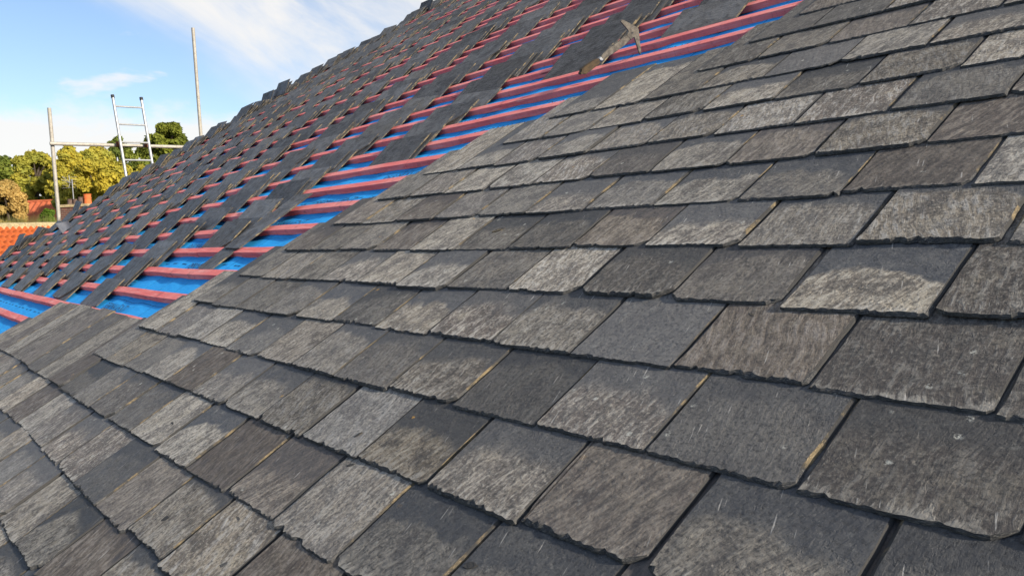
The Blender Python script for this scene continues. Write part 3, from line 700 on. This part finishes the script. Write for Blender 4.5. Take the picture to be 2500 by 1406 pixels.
def far_house():
    d = 62.0; a = at(62, 495, d); b_ = at(152, 490, d); rd = Vector((b_.x - a.x, b_.y - a.y, 0)).normalized(); dh = Vector((rd.y, -rd.x, 0)); dh = dh if dh.dot(FH) < 0 else -dh
    L = (b_ - a).length + 4; pit = rad(40); root = empty('red_roofed_cottage', Vector((a.x, a.y, GZ))); tag(root, 'distant cottage with faded red tiled roof behind the shrubs', 'house'); bpy.context.view_layer.update()
    dn = dh * math.cos(pit) - ZZ * math.sin(pit); nn = dh * math.sin(pit) + ZZ * math.cos(pit); n = int(L / .11); v, f = [], []
    for i in range(n + 1):
        h = .04 * math.sin(i * math.pi / 2)
        for t in (0, 2.6): v.append(a + rd * (i * .11) + dn * t + nn * (.06 + h))
    for i in range(n): f.append([2 * i, 2 * i + 1, 2 * i + 3, 2 * i + 2])
    part('roof', mesh('roof', v, f), 'old terracotta', root)
    prof = [-ZZ * .02, dn * 2.45, dn * 2.45 + ZZ * (GZ - a.z - dn.z * 2.45), -dh * 2.2 + ZZ * (GZ - a.z), -dh * 1.9 - ZZ * 1.6]
    v = [a + rd * l + p for l in (.1, L - .1) for p in prof]
    part('wall', mesh('wall', v, [[0, 1, 2, 3, 4], [9, 8, 7, 6, 5]] + [[i, i + 5, (i + 1) % 5 + 5, (i + 1) % 5] for i in range(5)]), 'render wall', root)
    v, f = [], []; add_tube(v, f, a + ZZ * .05 - rd * .05, a + rd * L + ZZ * .05, .12, n=10); part('ridge_capping', mesh('ridge_capping', v, f), 'old terracotta', root)
    v, f = [], []; e = a + dn * 2.45; add_box(v, f, e + rd * .3 + dh * .01 - ZZ * 1.2, rd * 1.0, dh * .06, ZZ * .9); w_ = part('window', mesh('window', v, f), 'white paint', root)
    v, f = [], []; add_box(v, f, e + rd * .38 + dh * .072 - ZZ * 1.12, rd * .84, dh * .01, ZZ * .74); part('pane', mesh('pane', v, f), 'window glass', w_)
far_house()
# ------------------------------------------------------------------ trees and shrubs
def crown_mesh(name, clumps, nleaf, size, seed, droop=.0):
    g = np.random.default_rng(seed); cl = np.array(clumps); w = cl[:, 3] * cl[:, 4] * cl[:, 3]; idx = g.choice(len(cl), nleaf, p=w / w.sum())
    d = g.normal(size=(nleaf, 3)); d /= np.linalg.norm(d, axis=1)[:, None]; rr = g.uniform(.35, 1.0, nleaf) ** .45
    rr *= 1 + .16 * np.sin(d[:, 0] * 7 + idx) * np.cos(d[:, 2] * 6 + idx * 1.7)
    c = cl[idx, :3] + d * rr[:, None] * cl[idx][:, [3, 3, 4]]
    n = d + g.normal(scale=.65, size=(nleaf, 3)) + np.array([0, 0, .35]); n /= np.linalg.norm(n, axis=1)[:, None]
    t = np.cross(n, g.normal(size=(nleaf, 3))); t /= np.linalg.norm(t, axis=1)[:, None]; b = np.cross(n, t)
    sz = size * g.uniform(.55, 1.25, nleaf)[:, None]; t = t * sz; b = b * sz * .62
    v = np.stack([c - t, c - b * .9 + t * .1, c + t, c + b * .9 + t * .1], 1).reshape(-1, 3)
    me = bpy.data.meshes.new(name); me.vertices.add(nleaf * 4); me.vertices.foreach_set('co', v.ravel())
    me.loops.add(nleaf * 4); me.loops.foreach_set('vertex_index', np.arange(nleaf * 4)); me.polygons.add(nleaf)
    me.polygons.foreach_set('loop_start', np.arange(nleaf) * 4); me.polygons.foreach_set('loop_total', np.full(nleaf, 4)); me.update()
    a = me.attributes.new('rnd', 'FLOAT', 'FACE'); a.data.foreach_set('value', np.clip(g.random(nleaf) * .7 + (idx % 5) * .075, 0, 1)); return me
def tree(name, px, ptop, pw, pbot, depth, mt, label, seed, dense=1.0, group=None, leafsz=.26, cat='tree', conic=0):
    r = random.Random(seed); top = at(px, ptop, depth); rx = pw / 2 * depth / FPX; base = Vector((top.x, top.y, GZ))
    zb = max(at(px, pbot, depth).z, GZ + .3); H = top.z - zb; cz = zb + H * .5; cl = []
    nclump = int(46 * dense ** .5)
    for i in range(nclump):
        z = r.uniform(-1, 1); a = r.uniform(0, 2 * math.pi); q = math.sqrt(max(0, 1 - z * z)) if not conic else max(.12, (1 - (z + 1) / 2) ** .6)
        rho = q * r.uniform(.35, .92); cr = rx * r.uniform(.17, .30)
        cl.append((rho * rx * math.cos(a), rho * rx * math.sin(a), cz - base.z + z * H * .42, cr, min(cr * .85, H * .2)))
    cl.append((r.uniform(-.2, .2) * rx, r.uniform(-.2, .2) * rx, top.z - base.z - .22 * rx, .24 * rx, .22 * rx))
    root = empty(name, base); tag(root, label, cat, group); bpy.context.view_layer.update(); mw = Matrix.Translation(base)
    part('crown', crown_mesh('crown', cl, int(12500 * dense), leafsz * .85, seed), mt, root, mw)
    v, f = [], []; tr = max(.10, .028 * (top.z - GZ)); p = base.copy(); pts = [p.copy()]
    for i in range(5): p = p + ZZ * ((cz - GZ) / 5) + RH * r.uniform(-.15, .15) * tr * 4; pts.append(p.copy())
    for i in range(5): add_tube(v, f, pts[i], pts[i + 1], tr * (1 - .13 * i), tr * (1 - .13 * (i + 1)), 8)
    for c in cl[::3]:
        s0 = pts[r.choice((3, 4, 5))]; e = base + Vector(c[:3]); mid = (s0 + e) / 2 + ZZ * .25
        add_tube(v, f, s0, mid, tr * .36, tr * .24, 6); add_tube(v, f, mid, e, tr * .24, tr * .08, 6)
    part('trunk', mesh('trunk', v, f, True), 'bark', root); return root
TG = 'autumn trees behind the houses'
tree('broadleaf_tree', 8, 380, 140, 540, 80, 'green leaves', 'loose green tree at the end of the autumn tree line', 1, .8)
tree('broadleaf_tree', 82, 368, 125, 540, 74, 'olive leaves', 'broad olive and yellow tree rising above the red cottage roof', 2, 1.2)
tree('broadleaf_tree', 158, 354, 110, 520, 70, 'yellow leaves', 'bright yellow autumn tree behind the upright scaffold pole', 3, 1.1)
tree('broadleaf_tree', 226, 358, 130, 520, 76, 'olive leaves', 'olive green tree between the bright yellow tree and the ladder', 4, 1.0)
tree('broadleaf_tree', 284, 332, 75, 470, 82, 'green leaves', 'slender open green tree seen through the ladder', 5, .45)
tree('evergreen_tree', 408, 300, 122, 460, 60, 'dark evergreen leaves', 'dense dark rounded evergreen standing against the sky', 6, 2.0, None, .22)
tree('broadleaf_tree', 335, 362, 105, 470, 70, 'green leaves', 'low dark green tree between ladder and rounded evergreen', 7, .9)
tree('broadleaf_tree', 255, 392, 150, 500, 55, 'yellow leaves', 'wide low yellow green tree along the slate piles', 8, 1.2, None, .2)
tree('broadleaf_tree', 338, 402, 70, 470, 52, 'yellow leaves', 'small golden tree below the handrail tube', 9, .5, None, .18)
tree('broadleaf_tree', 10, 440, 105, 560, 46, 'orange leaves', 'orange autumn tree standing beside the red cottage', 10, 1.7, None, .115)
tree('broadleaf_tree', 200, 420, 130, 540, 58, 'olive leaves', 'olive green bushy tree behind the chimney', 11, 1.1, None, .2)
tree('garden_shrub', 116, 511, 48, 560, 38, 'bright shrub leaves', 'bright green shrub in front of the red cottage', 12, .45, None, .11, 'shrub')
def grass_clump():
    g = random.Random(8); V, F, R_ = [], [], []; base = at(45, 545, 33.0); z0 = GZ
    root = Vector((base.x, base.y, GZ))
    for i in range(2600):
        p = RH * g.gauss(0, 1.1) + FH * g.gauss(0, .5); h = base.z - GZ + g.uniform(-.5, .42); l = RH * g.gauss(0, .16) + FH * g.gauss(0, .16); w_ = .022; n = len(V)
        V += [p - RH * w_, p + RH * w_, p + l * .5 + ZZ * h * .6 + RH * w_, p + l * .5 + ZZ * h * .6 - RH * w_, p + l + ZZ * h]; F += [[n, n + 1, n + 2, n + 3], [n + 3, n + 2, n + 4]]; R_ += [g.random()] * 2
    me = mesh('tall_grass', V, F); a = me.attributes.new('rnd', 'FLOAT', 'FACE'); a.data.foreach_set('value', R_)
    tag(link('tall_grass', me, 'pale grass blades', None, Matrix.Translation(root)), 'pale tall reed grass behind the orange roof ridge', 'grass', kind='stuff')
grass_clump()
